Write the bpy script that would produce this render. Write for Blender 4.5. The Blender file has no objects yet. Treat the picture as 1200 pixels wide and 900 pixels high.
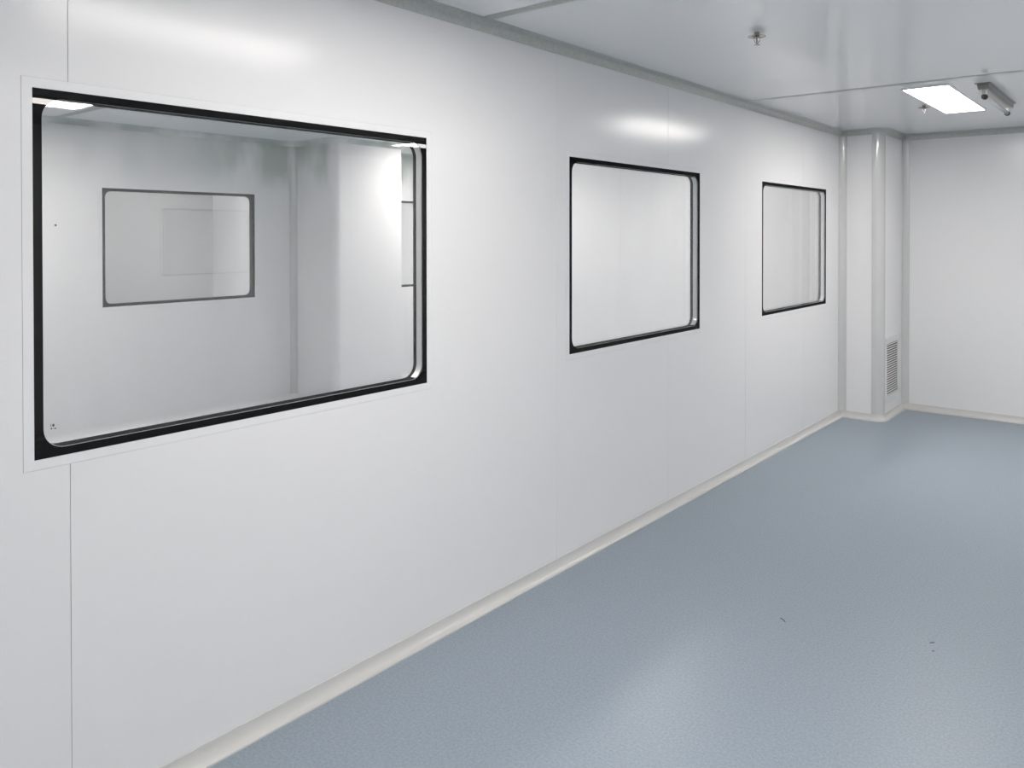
import bpy, bmesh, math
from mathutils import Vector, Matrix
S = bpy.context.scene
COL = S.collection
# ------------------------------------------------------------------ camera
YAW, PITCH, ROLL = 0.6911, -0.0091, -0.0008
cam_d = bpy.data.cameras.new('camera'); cam = bpy.data.objects.new('camera', cam_d); COL.objects.link(cam)
cam.location = (2.327, 0.0, 1.65)
F = Vector((-math.sin(YAW)*math.cos(PITCH), math.cos(YAW)*math.cos(PITCH), math.sin(PITCH)))
r = Vector((math.cos(YAW), math.sin(YAW), 0)); u = r.cross(F)
rr = math.cos(ROLL)*r + math.sin(ROLL)*u; uu = -math.sin(ROLL)*r + math.cos(ROLL)*u
cam.rotation_euler = Matrix((rr, uu, -F)).transposed().to_euler()
cam_d.sensor_fit = 'HORIZONTAL'; cam_d.sensor_width = 36; cam_d.lens = 36*936.63/1200
cam_d.shift_y = -(450-283.73)/1200
cam_d.clip_start = 0.05; cam_d.clip_end = 100
S.camera = cam
# ------------------------------------------------------------------ world, view
w = bpy.data.worlds.new('world'); S.world = w; w.use_nodes = True
w.node_tree.nodes['Background'].inputs[0].default_value = (0.5, 0.5, 0.5, 1)
w.node_tree.nodes['Background'].inputs[1].default_value = 0.05
S.view_settings.view_transform = 'Standard'; S.view_settings.look = 'None'
S.view_settings.gamma = 1; S.view_settings.use_curve_mapping = False
S.view_settings.exposure = 1.2
S.cycles.max_bounces = 16; S.cycles.diffuse_bounces = 10; S.cycles.glossy_bounces = 6
S.cycles.transparent_max_bounces = 32
LAMP = 13.5          # radiance of the ceiling panels of this room
LAMP_NEXT = 13.2
LAMP_THIRD = 26.0     # of the rooms behind the glass
H = 2.583            # ceiling height
# ------------------------------------------------------------------ materials
def mat(name, base, rough=0.5, metal=0.0, spec=0.5, emit=None, estr=0.0):
    m = bpy.data.materials.new(name); m.use_nodes = True
    b = m.node_tree.nodes['Principled BSDF']
    b.inputs['Base Color'].default_value = (*base, 1); b.inputs['Roughness'].default_value = rough
    b.inputs['Metallic'].default_value = metal; b.inputs['Specular IOR Level'].default_value = spec
    if emit:
        b.inputs['Emission Color'].default_value = (*emit, 1); b.inputs['Emission Strength'].default_value = estr
    return m
def noise_into(m, scale, detail, lo, hi, sock='Base Color', vec=(1, 1, 1), bump=0.0):
    nt = m.node_tree; b = nt.nodes['Principled BSDF']
    tc = nt.nodes.new('ShaderNodeTexCoord'); mp = nt.nodes.new('ShaderNodeMapping'); mp.inputs['Scale'].default_value = vec
    n = nt.nodes.new('ShaderNodeTexNoise'); n.inputs['Scale'].default_value = scale; n.inputs['Detail'].default_value = detail
    cr = nt.nodes.new('ShaderNodeMapRange'); cr.data_type = 'FLOAT_VECTOR' if isinstance(lo, tuple) else 'FLOAT'
    nt.links.new(tc.outputs['Object'], mp.inputs[0]); nt.links.new(mp.outputs[0], n.inputs['Vector'])
    if isinstance(lo, tuple):
        rp = nt.nodes.new('ShaderNodeValToRGB'); rp.color_ramp.elements[0].position = .35; rp.color_ramp.elements[1].position = .65
        rp.color_ramp.elements[0].color = (*lo, 1); rp.color_ramp.elements[1].color = (*hi, 1)
        nt.links.new(n.outputs['Fac'], rp.inputs[0]); nt.links.new(rp.outputs[0], b.inputs[sock])
        nt.nodes.remove(cr)
    else:
        cr.inputs['From Min'].default_value = .3; cr.inputs['From Max'].default_value = .7
        cr.inputs['To Min'].default_value = lo; cr.inputs['To Max'].default_value = hi
        nt.links.new(n.outputs['Fac'], cr.inputs['Value']); nt.links.new(cr.outputs[0], b.inputs[sock])
    if bump:
        bp = nt.nodes.new('ShaderNodeBump'); bp.inputs['Strength'].default_value = bump; bp.inputs['Distance'].default_value = .002
        nt.links.new(n.outputs['Fac'], bp.inputs['Height']); nt.links.new(bp.outputs[0], b.inputs['Normal'])
M_wall = mat('enamelled_panel', (0.795, 0.795, 0.80), 0.20, 0, 0.31)
M_ceil = mat('ceiling_panel', (0.90, 0.90, 0.90), 0.13, 0, 0.8)
M_ceil2 = mat('ceiling_panel_next', (0.92, 0.92, 0.92), 0.3, 0, 0.5)
M_trim2 = mat('pale_stained_cove', (0.5, 0.5, 0.5), 0.35)
noise_into(M_trim2, 2.5, 4, (0.46, 0.50, 0.47), (0.84, 0.85, 0.84))
M_wall2 = mat('enamelled_panel_tinted_top', (0.79, 0.79, 0.79), 0.26, 0, 0.16)
def top_tint(m):  # uneven green-grey tint, stronger towards the top and the far end
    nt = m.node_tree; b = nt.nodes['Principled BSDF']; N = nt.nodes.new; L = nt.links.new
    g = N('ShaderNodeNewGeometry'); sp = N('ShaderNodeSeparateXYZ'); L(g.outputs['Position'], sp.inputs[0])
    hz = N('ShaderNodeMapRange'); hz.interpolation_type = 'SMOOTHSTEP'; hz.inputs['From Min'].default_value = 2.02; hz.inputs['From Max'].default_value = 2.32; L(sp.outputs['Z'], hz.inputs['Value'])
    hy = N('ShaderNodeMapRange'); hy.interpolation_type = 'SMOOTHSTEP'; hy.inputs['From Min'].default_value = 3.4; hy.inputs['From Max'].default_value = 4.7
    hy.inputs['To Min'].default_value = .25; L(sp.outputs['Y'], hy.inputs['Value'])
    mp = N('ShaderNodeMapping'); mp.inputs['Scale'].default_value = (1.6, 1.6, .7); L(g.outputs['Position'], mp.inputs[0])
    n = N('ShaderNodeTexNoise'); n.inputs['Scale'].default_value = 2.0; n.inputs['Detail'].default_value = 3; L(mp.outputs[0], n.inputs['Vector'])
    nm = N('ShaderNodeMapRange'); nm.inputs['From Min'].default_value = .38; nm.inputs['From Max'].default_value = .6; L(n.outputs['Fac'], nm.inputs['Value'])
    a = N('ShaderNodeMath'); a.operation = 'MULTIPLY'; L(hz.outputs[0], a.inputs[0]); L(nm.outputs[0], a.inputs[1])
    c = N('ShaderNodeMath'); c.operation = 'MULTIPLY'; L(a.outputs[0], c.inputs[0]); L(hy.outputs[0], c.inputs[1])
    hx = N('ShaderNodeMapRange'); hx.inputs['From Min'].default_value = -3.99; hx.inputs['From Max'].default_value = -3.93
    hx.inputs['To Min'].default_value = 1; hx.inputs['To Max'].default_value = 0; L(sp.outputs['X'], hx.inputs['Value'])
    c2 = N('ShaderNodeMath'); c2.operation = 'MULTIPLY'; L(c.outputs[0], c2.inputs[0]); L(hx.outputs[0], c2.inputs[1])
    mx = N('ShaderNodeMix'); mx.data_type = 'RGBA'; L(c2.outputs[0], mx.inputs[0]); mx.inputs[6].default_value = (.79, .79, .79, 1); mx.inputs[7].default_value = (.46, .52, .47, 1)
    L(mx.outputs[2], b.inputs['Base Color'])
top_tint(M_wall2)
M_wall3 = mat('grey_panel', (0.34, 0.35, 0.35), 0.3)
M_core = mat('joint', (0.3, 0.3, 0.3), 0.7)
M_alu = mat('grey_aluminium', (0.27, 0.285, 0.265), 0.35, 0.3)
noise_into(M_alu, 60, 2, (0.47, 0.485, 0.46), (0.53, 0.545, 0.52), vec=(1, 1, 1))
M_cove = mat('pale_cove', (0.60, 0.605, 0.60), 0.14, 0.1)
M_base = mat('ivory_cove', (0.61, 0.605, 0.585), 0.12)
M_floor = mat('blue_vinyl', (0.26, 0.33, 0.38), 0.40, 0, 0.42)
noise_into(M_floor, 110, 4, (0.237, 0.286, 0.335), (0.297, 0.348, 0.40))
M_frame = mat('white_frame', (0.80, 0.805, 0.81), 0.22, 0, .4)
M_black = bpy.data.materials.new('black_border'); M_black.use_nodes = True
_n = M_black.node_tree; _n.nodes.clear(); _o = _n.nodes.new('ShaderNodeOutputMaterial'); _d = _n.nodes.new('ShaderNodeBsdfDiffuse'); _g = _n.nodes.new('ShaderNodeBsdfGlossy'); _m = _n.nodes.new('ShaderNodeMixShader')
_d.inputs[0].default_value = (.004, .004, .004, 1); _g.inputs['Roughness'].default_value = .006; _m.inputs[0].default_value = .034
_n.links.new(_d.outputs[0], _m.inputs[1]); _n.links.new(_g.outputs[0], _m.inputs[2]); _n.links.new(_m.outputs[0], _o.inputs[0])
M_gasket = mat('black_gasket', (0.004, 0.004, 0.004), 0.8, 0, 0.02)
M_spacer = mat('aluminium_spacer', (0.78, 0.78, 0.78), 0.28, 0.4)
M_steel = mat('chrome', (0.36, 0.36, 0.34), 0.18, 1.0)
M_dark = mat('dark_grey', (0.03, 0.03, 0.03), 0.5)
M_house = mat('zinc_grey', (0.25, 0.26, 0.24), 0.3, 0.7)
M_tube = mat('milky_tube', (0.72, 0.73, 0.72), 0.12)
M_sock = mat('socket_white', (0.75, 0.75, 0.73), 0.3)
M_vent = mat('vent_white', (0.70, 0.71, 0.71), 0.35)
M_speck = mat('scuff', (0.06, 0.065, 0.07), 0.7)
M_lamp = mat('lamp_diffuser', (0.9, 0.9, 0.9), 0.4, emit=(1.0, 0.95, 0.905), estr=LAMP)
M_lamp3 = mat('lamp_diffuser_third', (0.9, 0.9, 0.9), 0.4, emit=(1.0, 0.97, 0.95), estr=LAMP_THIRD)
M_lamp2 = mat('lamp_diffuser_next', (0.9, 0.9, 0.9), 0.4, emit=(1.0, 0.955, 0.915), estr=LAMP_NEXT)
def glass(name, haze):
    m = bpy.data.materials.new(name); m.use_nodes = True; nt = m.node_tree; nt.nodes.clear()
    N = nt.nodes.new; L = nt.links.new
    out = N('ShaderNodeOutputMaterial'); tr = N('ShaderNodeBsdfTransparent'); gl = N('ShaderNodeBsdfGlossy'); df = N('ShaderNodeBsdfDiffuse')
    tr.inputs[0].default_value = (1, 1, 1, 1); gl.inputs['Roughness'].default_value = 0.004; df.inputs[0].default_value = (.8, .82, .8, 1)
    g = N('ShaderNodeNewGeometry'); d = N('ShaderNodeVectorMath'); d.operation = 'DOT_PRODUCT'
    L(g.outputs['Normal'], d.inputs[0]); L(g.outputs['Incoming'], d.inputs[1])
    a = N('ShaderNodeMath'); a.operation = 'ABSOLUTE'; L(d.outputs['Value'], a.inputs[0])
    s = N('ShaderNodeMath'); s.operation = 'SUBTRACT'; s.inputs[0].default_value = 1; L(a.outputs[0], s.inputs[1])
    p = N('ShaderNodeMath'); p.operation = 'POWER'; p.inputs[1].default_value = 5; L(s.outputs[0], p.inputs[0])
    k = N('ShaderNodeMath'); k.operation = 'MULTIPLY_ADD'; k.inputs[1].default_value = .96; k.inputs[2].default_value = .04; L(p.outputs[0], k.inputs[0])
    mx = N('ShaderNodeMixShader'); L(k.outputs[0], mx.inputs[0]); L(tr.outputs[0], mx.inputs[1]); L(gl.outputs[0], mx.inputs[2])
    # wiping marks: faint vertical film on the glass
    tc = N('ShaderNodeTexCoord'); mp = N('ShaderNodeMapping'); mp.inputs['Scale'].default_value = (1, 4, 1.2); L(tc.outputs['Object'], mp.inputs[0])
    n = N('ShaderNodeTexNoise'); n.inputs['Scale'].default_value = 2.2; n.inputs['Detail'].default_value = 5; L(mp.outputs[0], n.inputs['Vector'])
    mr = N('ShaderNodeMapRange'); mr.inputs['From Min'].default_value = .4; mr.inputs['From Max'].default_value = .75
    mr.inputs['To Min'].default_value = haze*.5; mr.inputs['To Max'].default_value = haze*1.6; L(n.outputs['Fac'], mr.inputs['Value'])
    m2 = N('ShaderNodeMixShader'); L(mr.outputs[0], m2.inputs[0]); L(mx.outputs[0], m2.inputs[1]); L(df.outputs[0], m2.inputs[2])
    L(m2.outputs[0], out.inputs[0]); return m
M_glass = glass('window_glass', 0.012)
# ------------------------------------------------------------------ helpers
def link(name, bm, m, parent=None, smooth=False, kind=None):
    me = bpy.data.meshes.new(name); bmesh.ops.recalc_face_normals(bm, faces=bm.faces[:]); bm.to_mesh(me); bm.free()
    o = bpy.data.objects.new(name, me); COL.objects.link(o)
    me.materials.append(m)
    if smooth:
        for p in me.polygons: p.use_smooth = True
        me.set_sharp_from_angle(angle=math.radians(40))
    if parent: o.parent = parent
    if kind: o['kind'] = kind
    return o
def empty(name, loc, label=None, cat=None, group=None, kind=None):
    o = bpy.data.objects.new(name, None); COL.objects.link(o); o.location = loc; o.empty_display_size = .1
    if label: o['label'] = label
    if cat: o['category'] = cat
    if group: o['group'] = group
    if kind: o['kind'] = kind
    return o
def add_box(bm, a, b):
    v = [bm.verts.new((x, y, z)) for x in (a[0], b[0]) for y in (a[1], b[1]) for z in (a[2], b[2])]
    for f in ((0, 1, 3, 2), (4, 6, 7, 5), (0, 4, 5, 1), (2, 3, 7, 6), (0, 2, 6, 4), (1, 5, 7, 3)): bm.faces.new([v[i] for i in f])
def box(name, a, b, m, parent=None, kind=None, bevel=0):
    bm = bmesh.new(); add_box(bm, a, b)
    if bevel: bmesh.ops.bevel(bm, geom=bm.edges[:], offset=bevel, segments=2, affect='EDGES')
    return link(name, bm, m, parent, kind=kind)
def slab(bm, axis, t0, t1, u0, u1, z0, z1, holes=()):
    """solid plate with rectangular openings; u = y for axis x, x for axis y; for axis z: u = x, z = y"""
    us = sorted({u0, u1, *[min(max(h[k], u0), u1) for h in holes for k in (0, 1)]})
    zs = sorted({z0, z1, *[min(max(h[k], z0), z1) for h in holes for k in (2, 3)]})
    def inc(i, j):
        if i < 0 or j < 0 or i >= len(us)-1 or j >= len(zs)-1: return False
        cu, cz = (us[i]+us[i+1])/2, (zs[j]+zs[j+1])/2
        return not any(h[0] < cu < h[1] and h[2] < cz < h[3] for h in holes)
    def P(t, uv, z): return {'x': (t, uv, z), 'y': (uv, t, z), 'z': (uv, z, t)}[axis]
    V = {}
    def v(t, i, j):
        k = (t, i, j)
        if k not in V: V[k] = bm.verts.new(P(t, us[i], zs[j]))
        return V[k]
    for i in range(len(us)-1):
        for j in range(len(zs)-1):
            if not inc(i, j): continue
            for t in (t0, t1): bm.faces.new([v(t, i, j), v(t, i+1, j), v(t, i+1, j+1), v(t, i, j+1)])
            for (di, dj, a, b) in ((-1, 0, (i, j), (i, j+1)), (1, 0, (i+1, j), (i+1, j+1)), (0, -1, (i, j), (i+1, j)), (0, 1, (i, j+1), (i+1, j+1))):
                if not inc(i+di, j+dj): bm.faces.new([v(t0, *a), v(t0, *b), v(t1, *b), v(t1, *a)])
    bmesh.ops.dissolve_limit(bm, angle_limit=.01, verts=bm.verts[:], edges=bm.edges[:]) if not holes else None
GAP = 0.0008
def wall(name, axis, face, back, u0, u1, seams, holes=(), two_sided=False, z1=H, part='wall_panel', pm=None):
    """core named as the wall + one panel per strip on each visible side"""
    s = 1 if face > back else -1; d = 0.010*s
    grow = [(h[0]+.006, h[1]-.006, h[2]+.006, h[3]-.006) for h in holes]
    bm = bmesh.new(); slab(bm, axis, face-d*.6, back+d*.6 if two_sided else back, u0, u1, 0, z1, grow)
    core = link(name, bm, M_core if two_sided else M_core, kind='structure')
    edges = [u0]+[q for q in seams if u0 < q < u1]+[u1]
    for (f0, f1) in ([(face, face-d)]+([(back, back+d)] if two_sided else [])):
        for a, b in zip(edges[:-1], edges[1:]):
            bm = bmesh.new(); slab(bm, axis, f0, f1, a+GAP, b-GAP, 0.001, z1-.001, [h for h in holes if h[1] > a and h[0] < b])
            link(part, bm, pm or M_wall, core)
    return core
def sweep(name, prof, path, m, parent=None, kind='structure', side=1, smooth=True):
    """profile (offset from the wall, z) swept along an xy polyline; offset goes to the right of travel when side=1"""
    bm = bmesh.new(); rings = []
    for i, p in enumerate(path):
        p = Vector(p)
        d0 = (p-Vector(path[i-1])).normalized() if i else None
        d1 = (Vector(path[i+1])-p).normalized() if i < len(path)-1 else None
        n0 = Vector((d0.y, -d0.x))*side if d0 else None; n1 = Vector((d1.y, -d1.x))*side if d1 else None
        if n0 is None: n = n1
        elif n1 is None: n = n0
        else: n = (n0+n1)/(1+n0.dot(n1))
        rings.append([bm.verts.new((p.x+n.x*o, p.y+n.y*o, z)) for o, z in prof])
    K = len(prof)
    for a, b in zip(rings[:-1], rings[1:]):
        for k in range(K): bm.faces.new([a[k], a[(k+1) % K], b[(k+1) % K], b[k]])
    bm.faces.new(rings[0]); bm.faces.new(rings[-1][::-1])
    return link(name, bm, m, parent, smooth=smooth, kind=kind if not parent else None)
def arc(cx, cz, r, a0, a1, n=8): return [(cx+r*math.cos(math.radians(a0+(a1-a0)*i/n)), cz+r*math.sin(math.radians(a0+(a1-a0)*i/n))) for i in range(n+1)]
def prism(name, pts, z0, z1, m, parent=None, kind=None, smooth=True):
    bm = bmesh.new(); A = [bm.verts.new((x, y, z0)) for x, y in pts]; B = [bm.verts.new((x, y, z1)) for x, y in pts]
    n = len(pts)
    for k in range(n): bm.faces.new([A[k], A[(k+1) % n], B[(k+1) % n], B[k]])
    bm.faces.new(A[::-1]); bm.faces.new(B)
    return link(name, bm, m, parent, smooth=smooth, kind=kind)
def lathe(bm, prof, c, n=20, axis='z'):
    rings = []
    for rad, h in prof:
        ring = []
        for k in range(n):
            a = 2*math.pi*k/n; x, y = rad*math.cos(a), rad*math.sin(a)
            ring.append(bm.verts.new({'z': (c[0]+x, c[1]+y, c[2]+h), 'y': (c[0]+x, c[1]+h, c[2]+y), 'x': (c[0]+h, c[1]+x, c[2]+y)}[axis]))
        rings.append(ring)
    for a, b in zip(rings[:-1], rings[1:]):
        for k in range(n): bm.faces.new([a[k], a[(k+1) % n], b[(k+1) % n], b[k]])
    bm.faces.new(rings[0][::-1]); bm.faces.new(rings[-1])
def tube(bm, pts, rad, n=8):
    rings = []
    for i, p in enumerate(pts):
        p = Vector(p); d = (Vector(pts[min(i+1, len(pts)-1)])-Vector(pts[max(i-1, 0)])).normalized()
        q = d.to_track_quat('Z', 'Y')
        rings.append([bm.verts.new(p+q @ Vector((rad*math.cos(2*math.pi*k/n), rad*math.sin(2*math.pi*k/n), 0))) for k in range(n)])
    for a, b in zip(rings[:-1], rings[1:]):
        for k in range(n): bm.faces.new([a[k], a[(k+1) % n], b[(k+1) % n], b[k]])
    bm.faces.new(rings[0][::-1]); bm.faces.new(rings[-1])
# ------------------------------------------------------------------ windows
def rrect(a, b, c, d, rad, n=8):
    out = []
    for (cx, cz, a0) in ((b-rad, d-rad, 0), (a+rad, d-rad, 90), (a+rad, c+rad, 180), (b-rad, c+rad, 270)):
        out.append([(cx+rad*math.cos(math.radians(a0+90*i/n)), cz+rad*math.sin(math.radians(a0+90*i/n))) for i in range(n+1)])
    return out                                        # four corner arcs: top right, top left, bottom left, bottom right
def border_ring(bm, x0, x1, a, b, c, d, inset, rad):
    arcs = rrect(a+inset, b-inset, c+inset, d-inset, rad); corners = [(b, d), (a, d), (a, c), (b, c)]
    inner = [p for k in arcs for p in k]
    L = {}
    for x in (x0, x1):
        I = [[bm.verts.new((x, p[0], p[1])) for p in k] for k in arcs]; O = [bm.verts.new((x, *p)) for p in corners]
        L[x] = ([q for k in I for q in k], O)
        for k in range(4):
            for i in range(len(I[k])-1): bm.faces.new([O[k], I[k][i], I[k][i+1]])
            bm.faces.new([O[k], I[k][-1], I[(k+1) % 4][0], O[(k+1) % 4]])
    for idx in (0, 1):
        A, B = L[x0][idx], L[x1][idx]; n = len(A)
        for k in range(n): bm.faces.new([A[k], A[(k+1) % n], B[(k+1) % n], B[k]])
T = 0.055
FR = 0.027
def window(name, X, a, b, c, d, spacer=None):
    """double glazed window flush with both wall faces; X = face of the wall on the +x side"""
    e = empty(name, (X, (a+b)/2, c), kind='structure')
    def L(n, bm, m, smooth=False):
        o = link(n, bm, m, e, smooth); o.matrix_parent_inverse = Matrix.Translation(-e.location); return o
    for xf, xb in ((X+.0005, X-.012), (X-T+.012, X-T-.0005)):
        bm = bmesh.new(); slab(bm, 'x', xf, xb, a-FR+.0009, b+FR-.0009, c-FR+.0009, d+FR-.0004, [(a, b, c, d)]); L('frame', bm, M_frame)
    for x0, x1 in ((X-.001, X-.006), (X-.049, X-.054)):
        bm = bmesh.new(); add_box(bm, (x1, a+.0005, c+.0005), (x0, b-.0005, d-.0005)); L('pane', bm, M_glass)
    for x0, x1 in ((X-.0002, X-.0009), (X-.0541, X-.0548)):
        bm = bmesh.new(); border_ring(bm, x0, x1, a+.0005, b-.0005, c+.0005, d-.0005, .0225, .055); L('border', bm, M_black)
    bm = bmesh.new(); border_ring(bm, X-.007, X-.036, a+.002, b-.002, c+.002, d-.002, .0215, .055); sp = L('spacer', bm, spacer or M_spacer, True); sp.data.materials.append(M_gasket)
    for p in sp.data.polygons:
        if abs(p.normal.z) > .9: p.material_index = 1
    bm = bmesh.new(); border_ring(bm, X-.0362, X-.0485, a+.002, b-.002, c+.002, d-.002, .021, .055); L('gasket', bm, M_gasket, True)
    return e
def hole(wd): return (wd[0]-FR, wd[1]+FR, wd[2]-FR, wd[3]+FR)
ZB, ZT = 1.0506, 2.0419
W1 = (0.8225, 2.2715, ZB, ZT); W2 = (3.2628, 4.693, ZB, ZT); W3 = (5.6938, 7.0989, ZB, ZT)
W4 = (2.935, 4.36, ZB, ZT); W5 = (5.93, 7.0, ZB, ZT)
XA = -4.5            # far side wall of the adjacent room
YF, YN = 8.198, 7.486
YA = 7.42            # end wall of the adjacent room
YB = -4.0; XR = 4.67
# ------------------------------------------------------------------ shell
box('floor', (-7.2, YB-.1, -.1), (XR+.1, YF+.1, 0), M_floor, kind='structure')
fl = bpy.data.objects['floor']
seams_y = [-3.58, -2.457, -1.334, -.211, .912, 3.154, 4.277, 5.403, 6.53]
wall('wall_left', 'x', 0, -T, YB, YF, seams_y, [hole(W1), hole(W2), hole(W3)], True)
window('window_1', 0, *W1); window('window_2', 0, *W2); window('window_3', 0, *W3)
wall('wall_far', 'y', YF, YF+.055, .0, XR, [1.48, 2.603, 3.726])
wall('wall_right', 'x', XR, XR+.055, YB, YF, [-3.0, -1.85, -.7, .45, 1.6, 2.75, 3.9, 5.05, 6.2, 7.35])
wall('wall_back', 'y', YB, YB-.055, 0, XR, [1.12, 2.24, 3.36])
# column in the far left corner
CX = .3566; RC = .075
col_pts = [(.0005, YF-.001), (.0005, YN), (CX-RC, YN)]+[(CX-RC+RC*math.sin(math.radians(q)), YN+RC-RC*math.cos(math.radians(q))) for q in range(9, 90, 9)]+[(CX, YN+RC), (CX, YF-.001)]
colm = prism('wall_column', col_pts, 0.001, H-.001, M_wall, kind='structure', smooth=True)
# rounded corner post clipped over the column edge
pr = RC+.0025
post = [(CX-RC-.012, YN+.001)]+[(CX-RC-.012, YN-.003)]+[(CX-RC+(pr)*math.sin(math.radians(q)), YN+RC-pr*math.cos(math.radians(q))) for q in range(0, 91, 9)]+[(CX+.003, YN+RC+.012), (CX-.001, YN+RC+.012), (CX-.001, YN+RC), (CX-RC, YN+.001)]
prism('corner_post', post, .05, H-.045, M_cove, colm)
# adjacent room
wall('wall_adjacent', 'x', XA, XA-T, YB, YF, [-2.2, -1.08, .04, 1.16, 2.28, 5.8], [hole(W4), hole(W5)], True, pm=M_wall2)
window('window_4', XA, *W4, M_gasket); window('window_5', XA, *W5)
wall('wall_adjacent_end', 'y', YA, YA+.05, XA, -T, [-3.40, -2.29, -1.17])
wall('wall_adjacent_start', 'y', -3.0, -3.05, XA, -T, [-3.4, -2.3, -1.2])
AC = (XA+.0005, -3.845, 4.81, 5.66)
colb = [(AC[0], AC[3]), (AC[0], AC[2]), (AC[1]-RC, AC[2])]+[(AC[1]-RC+RC*math.sin(math.radians(q)), AC[2]+RC-RC*math.cos(math.radians(q))) for q in range(9, 90, 9)]+[(AC[1], AC[2]+RC), (AC[1], AC[3])]
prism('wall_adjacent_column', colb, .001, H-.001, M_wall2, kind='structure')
# third rooms behind the adjacent one
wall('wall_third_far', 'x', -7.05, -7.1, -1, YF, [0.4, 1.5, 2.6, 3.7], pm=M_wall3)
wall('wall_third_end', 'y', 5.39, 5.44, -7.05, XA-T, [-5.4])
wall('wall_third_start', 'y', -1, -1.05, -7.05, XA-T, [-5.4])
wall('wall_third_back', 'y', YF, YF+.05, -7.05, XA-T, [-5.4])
# ceiling: core + panels + flush aluminium joint strips
cc = box('ceiling', (-7.2, YB-.1, H+.006), (XR+.1, YF+.1, H+.1), M_core, kind='structure')
yj = [-2.98, -.195, 2.59, 5.375, 8.16]; ed = [YB-.1]+yj+[YF+.1]
SW = .029
for a, b in zip(ed[:-1], ed[1:]):
    for xa, xb, mm in ((-7.2, -.028, M_ceil2), (-.026, XR+.1, M_ceil)):
        box('ceiling_panel', (xa, a+(SW if a in yj else 0)+.001, H), (xb, b-(SW if b in yj else 0)-.001, H+.012), mm, cc)
for y in yj[:-1]:
    box('joint_strip', (-7.2, y-SW, H-.0015), (XR+.1, y+SW, H+.01), M_alu, cc)
# coves
CR = .046
top_prof = [(0, H), (0, H-CR-.002), (.003, H-CR-.002)]+[(x, z) for x, z in arc(CR+.003, H-CR-.002, CR, 180, 90, 8)][1:]+[(CR+.006, H-.001), (CR+.006, H)]
base_prof = [(0, 0), (0, .062), (.004, .062)]+arc(.040, .056, .036, 180, 262, 8)+[(.046, .0195*0+.016), (.034+.012, 0)]
base_prof = [(0, 0), (0, .058), (.004, .058)]+[(.004+.026*(1-math.cos(math.radians(q))), .054-.046*math.sin(math.radians(q))) for q in range(0, 91, 11)]+[(.034, .006), (.034, 0)]
def rounded_path(cx, yn, yf, xr, r0=RC, x0=0.0, y0=YB, xe=None):
    p = [(x0, y0), (x0, yn), (cx-r0, yn)]+[(cx-r0+r0*math.sin(math.radians(q)), yn+r0-r0*math.cos(math.radians(q))) for q in range(10, 90, 10)]+[(cx, yn+r0), (cx, yf)]
    return p+([(xr, yf)] if xr is not None else [])
pl = rounded_path(CX, YN, YF, None)
# split in named runs: the whole left run (wall and column), far, right, back
def runs(prof, m, names):
    sweep(names[0], prof, pl, m)
    sweep(names[1], prof, [(CX, YF), (XR, YF)], m)
    sweep(names[2], prof, [(XR, YF), (XR, YB)], m)
    sweep(names[3], prof, [(XR, YB), (0, YB)], m)
runs(base_prof, M_base, ('baseboard_left', 'baseboard_far', 'baseboard_right', 'baseboard_back'))
runs(top_prof, M_alu, ('trim_1', 'trim_2', 'trim_3', 'trim_4'))
pb = [(XA, -3.0), (XA, AC[2]), (AC[1]-RC, AC[2])]+[(AC[1]-RC+RC*math.sin(math.radians(q)), AC[2]+RC-RC*math.cos(math.radians(q))) for q in range(10, 90, 10)]+[(AC[1], AC[2]+RC), (AC[1], AC[3]), (XA, AC[3]), (XA, YA), (-T, YA), (-T, -3.0)]
sweep('baseboard_adjacent', base_prof, pb, M_wall); sweep('trim_5', top_prof, pb, M_trim2)
def vcove(name, x, y, sx, sy, m=M_cove, R_=.05):
    # concave quarter cove in an inner corner at (x, y), open towards (sx, sy)
    pts = [(x, y), (x+sx*(R_+.006), y), (x+sx*(R_+.006), y+sy*.002)]
    pts += [(x+sx*(R_+.004-R_*math.sin(math.radians(q))), y+sy*(.002+R_*(1-math.cos(math.radians(q))))) for q in range(9, 90, 9)]
    pts += [(x+sx*.002, y+sy*(R_+.006)), (x, y+sy*(R_+.006))]
    prism(name, pts, .055, H-CR, m, kind='structure')
vcove('trim_6', 0.0, YN, 1, -1); vcove('trim_7', CX, YF, 1, -1); vcove('trim_8', XR, YF, -1, -1)
vcove('trim_9', XA, AC[2], 1, -1); vcove('trim_10', XA, AC[3], 1, 1); vcove('trim_11', XA, YA, 1, -1)
# ------------------------------------------------------------------ ceiling lights
def light(x, y, label, group=None, m=M_lamp, W=.255, Lg=1.255):
    e = empty('ceiling_light', (x, y, H-.012), label, 'ceiling light', group)
    bm = bmesh.new(); slab(bm, 'z', -.0, .012, -W/2-.012, W/2+.012, -Lg/2-.012, Lg/2+.012, [(-W/2, W/2, -Lg/2, Lg/2)]); link('frame', bm, M_frame, e)
    bm = bmesh.new(); add_box(bm, (-W/2+.0005, -Lg/2+.0005, .002), (W/2-.0005, Lg/2-.0005, .0115)); link('diffuser', bm, m, e)
LX1, LX2, LY1, LY2, LY0 = 1.12, 3.68, 1.86, 6.165, -2.45
light(LX1, LY2, 'lit white rectangular panel light on the ceiling beside the tube fixture')
light(LX1, LY1, 'lit ceiling panel light whose glow shows on the wall above the largest window')
light(LX2, LY1, 'lit ceiling panel light mirrored as the streak at the top left of the largest window')
light(LX2, LY2, 'lit ceiling panel light mirrored as the streak at the top right of the largest window')
light(LX1, LY0, 'lit ceiling panel light behind the camera on the window side')
light(LX2, LY0, 'lit ceiling panel light behind the camera on the side away from the windows')
light(-1.1, 6.165, 'lit ceiling panel light in the room behind the farthest window', m=M_lamp2)
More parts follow.
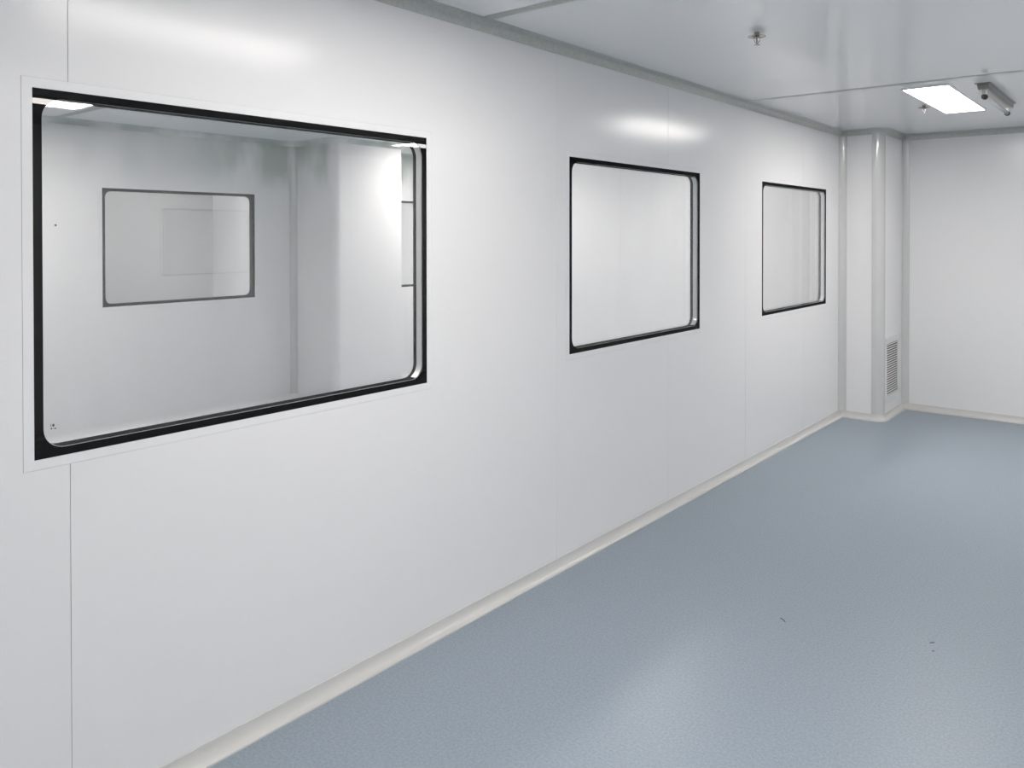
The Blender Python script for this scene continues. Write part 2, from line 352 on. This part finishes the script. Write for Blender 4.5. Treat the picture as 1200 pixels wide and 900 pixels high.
light(-3.35, 6.165, 'lit ceiling panel light beside the pillar in the room behind the glass', m=M_lamp2)
light(-1.1, 1.86, 'lit ceiling panel light right behind the largest window', m=M_lamp2)
light(-3.35, 1.86, 'lit ceiling panel light near the small inner window of the next room', m=M_lamp2)
light(-5.1, 4.55, 'lit ceiling panel light in the third room behind the small inner window', m=M_lamp3)
light(-5.5, 6.8, 'lit ceiling panel light in the third room behind the pillar', m=M_lamp3)
# ------------------------------------------------------------------ sprinklers
def sprinkler(x, y, rot, label):
    e = empty('fire_sprinkler', (x, y, H), label, 'sprinkler', 'pendent sprinklers on the ceiling'); e.rotation_euler = (0, 0, rot)
    bm = bmesh.new(); lathe(bm, [(.012, 0), (.012, -.012), (.020, -.013), (.034, -.017), (.040, -.019), (.0405, -.0205), (.039, -.021), (.018, -.015), (.010, -.015)], (0, 0, 0), 24); link('escutcheon', bm, M_steel, e, True)
    bm = bmesh.new(); lathe(bm, [(.010, -.007), (.010, -.018), (.012, -.019), (.012, -.023), (.007, -.025)], (0, 0, 0), 12)
    for s in (-1, 1): tube(bm, [(s*.009, 0, -.020), (s*.0125, 0, -.027), (s*.0125, 0, -.038), (s*.008, 0, -.046), (s*.001, 0, -.052)], .0022)
    lathe(bm, [(.003, -.047), (.0055, -.049), (.0045, -.056), (.002, -.057)], (0, 0, 0), 10); link('yoke', bm, M_steel, e, True)
    bm = bmesh.new(); lathe(bm, [(.001, -.025), (.0028, -.028), (.0028, -.044), (.001, -.047)], (0, 0, 0), 10); link('bulb', bm, mat('amber_bulb', (.12, .05, .03), .1), e, True)
    bm = bmesh.new(); n = 12; c0 = []
    for k in range(n):                                # toothed deflector
        a0 = 2*math.pi*k/n
        for (rad, da) in ((.006, 0), (.0135, .06), (.0135, .36), (.006, .42)):
            c0.append((rad*math.cos(a0+da), rad*math.sin(a0+da)))
    A = [bm.verts.new((x_, y_, -.0575)) for x_, y_ in c0]; B = [bm.verts.new((x_, y_, -.0587)) for x_, y_ in c0]
    for k in range(len(A)): bm.faces.new([A[k], A[(k+1) % len(A)], B[(k+1) % len(A)], B[k]])
    bm.faces.new(A); bm.faces.new(B[::-1]); link('deflector', bm, M_steel, e)
sprinkler(.843, 3.567, .69, 'chrome pendent sprinkler on the bare ceiling panel, nearest and largest')
sprinkler(.941, 6.33, .9, 'chrome pendent sprinkler beside the left edge of the lit panel light')
# ------------------------------------------------------------------ tube fixture
e = empty('tube_light_fixture', (1.42, 5.63, H), 'unlit grey batten fixture with a bare tube, on the ceiling beside the panel light', 'light fixture')
Lf = 1.03
bm = bmesh.new(); add_box(bm, (-.042, 0, -.006), (.042, Lf, 0)); link('base_plate', bm, M_house, e)
bm = bmesh.new()
for y0, y1 in ((.02, Lf-.02),):
    pts = [(-.033, -.006), (-.028, -.038), (.028, -.038), (.033, -.006)]
    A = [bm.verts.new((x_, y0, z_)) for x_, z_ in pts]; B = [bm.verts.new((x_, y1, z_)) for x_, z_ in pts]
    for k in range(4): bm.faces.new([A[k], A[(k+1) % 4], B[(k+1) % 4], B[k]])
    bm.faces.new(A); bm.faces.new(B[::-1])
link('housing', bm, M_house, e)
for y0 in (.06, Lf-.09):
    bm = bmesh.new(); add_box(bm, (-.010, y0, -.074), (.010, y0+.03, -.038)); 
    h_ = link('lampholder', bm, M_sock, e, True)
    bm = bmesh.new(); lathe(bm, [(.012, 0), (.018, .003), (.018, .03), (.012, .033)], (.0, y0-.0015, -.078), 16, 'y'); link('socket_cap', bm, M_dark, h_)
bm = bmesh.new(); lathe(bm, [(.012, 0), (.013, .004), (.013, Lf-.154), (.012, Lf-.15)], (0, .09+.001, -.076), 16, 'y'); link('tube', bm, M_tube, e, True)
# ------------------------------------------------------------------ return air vent on the column
e = empty('air_vent', (CX, 7.80, .14), 'white louvred air grille low on the side of the corner column', 'vent')
VY0, VY1, VZ0, VZ1 = 7.612-7.80, 7.986-7.80, .205-.14, .672-.14
bm = bmesh.new(); slab(bm, 'x', .001, .010, VY0-.028, VY1+.028, VZ0-.050, VZ1+.050, [(VY0, VY1, VZ0, VZ1)]); fr = link('frame', bm, M_vent, e)
bm = bmesh.new(); add_box(bm, (.0006, VY0, VZ0), (.0016, VY1, VZ1)); link('backing', bm, M_dark, e)
ns = 22; pitch = (VZ1-VZ0)/ns; me = None
for k in range(ns):
    z = VZ0+(k+.5)*pitch
    if me is None:
        bm = bmesh.new(); P4 = [(.0050, .0030), (.0100, -.0038), (.0108, -.0030), (.0058, .0040)]
        A = [bm.verts.new((x_, VY0, z_)) for x_, z_ in P4]; B = [bm.verts.new((x_, VY1, z_)) for x_, z_ in P4]
        for q in range(4): bm.faces.new([A[q], A[(q+1) % 4], B[(q+1) % 4], B[q]])
        bm.faces.new(A); bm.faces.new(B[::-1]); o = link('slat', bm, M_vent, e); me = o.data
    else:
        o = bpy.data.objects.new('slat', me); COL.objects.link(o); o.parent = e
    o.location = (0, 0, z)
# ------------------------------------------------------------------ small marks
def speck(pts, wdt):
    bm = bmesh.new(); tube(bm, pts, wdt, 6); link('scuff_mark', bm, M_speck, fl)
speck([(1.035, 3.372, .0005), (1.052, 3.364, .0008), (1.062, 3.352, .0005)], .0022)
speck([(1.578, 3.552, .0005), (1.592, 3.566, .0006)], .0018)
speck([(1.600, 3.487, .0005), (1.606, 3.492, .0005)], .0018)
# printed maker's mark and a dot on the glass of the largest window
wn = bpy.data.objects['window_1']
bm = bmesh.new()
for (y, z, a, b) in ((.870, 1.137, .0045, .007), (.8655, 1.1285, .0035, .004), (.8745, 1.1275, .0045, .003), (.8640, 1.137, .0012, .007)):
    add_box(bm, (-.0009, y-a/2, z-b/2), (-.0001, y+a/2, z+b/2))
o = link('glass_mark', bm, M_speck, wn); o.matrix_parent_inverse = Matrix.Translation(-wn.location)
bm = bmesh.new(); lathe(bm, [(.0028, -.0009), (.0028, -.0001)], (0, .8785, 1.677), 12, 'x')
o = link('glass_mark', bm, M_speck, wn); o.matrix_parent_inverse = Matrix.Translation(-wn.location)
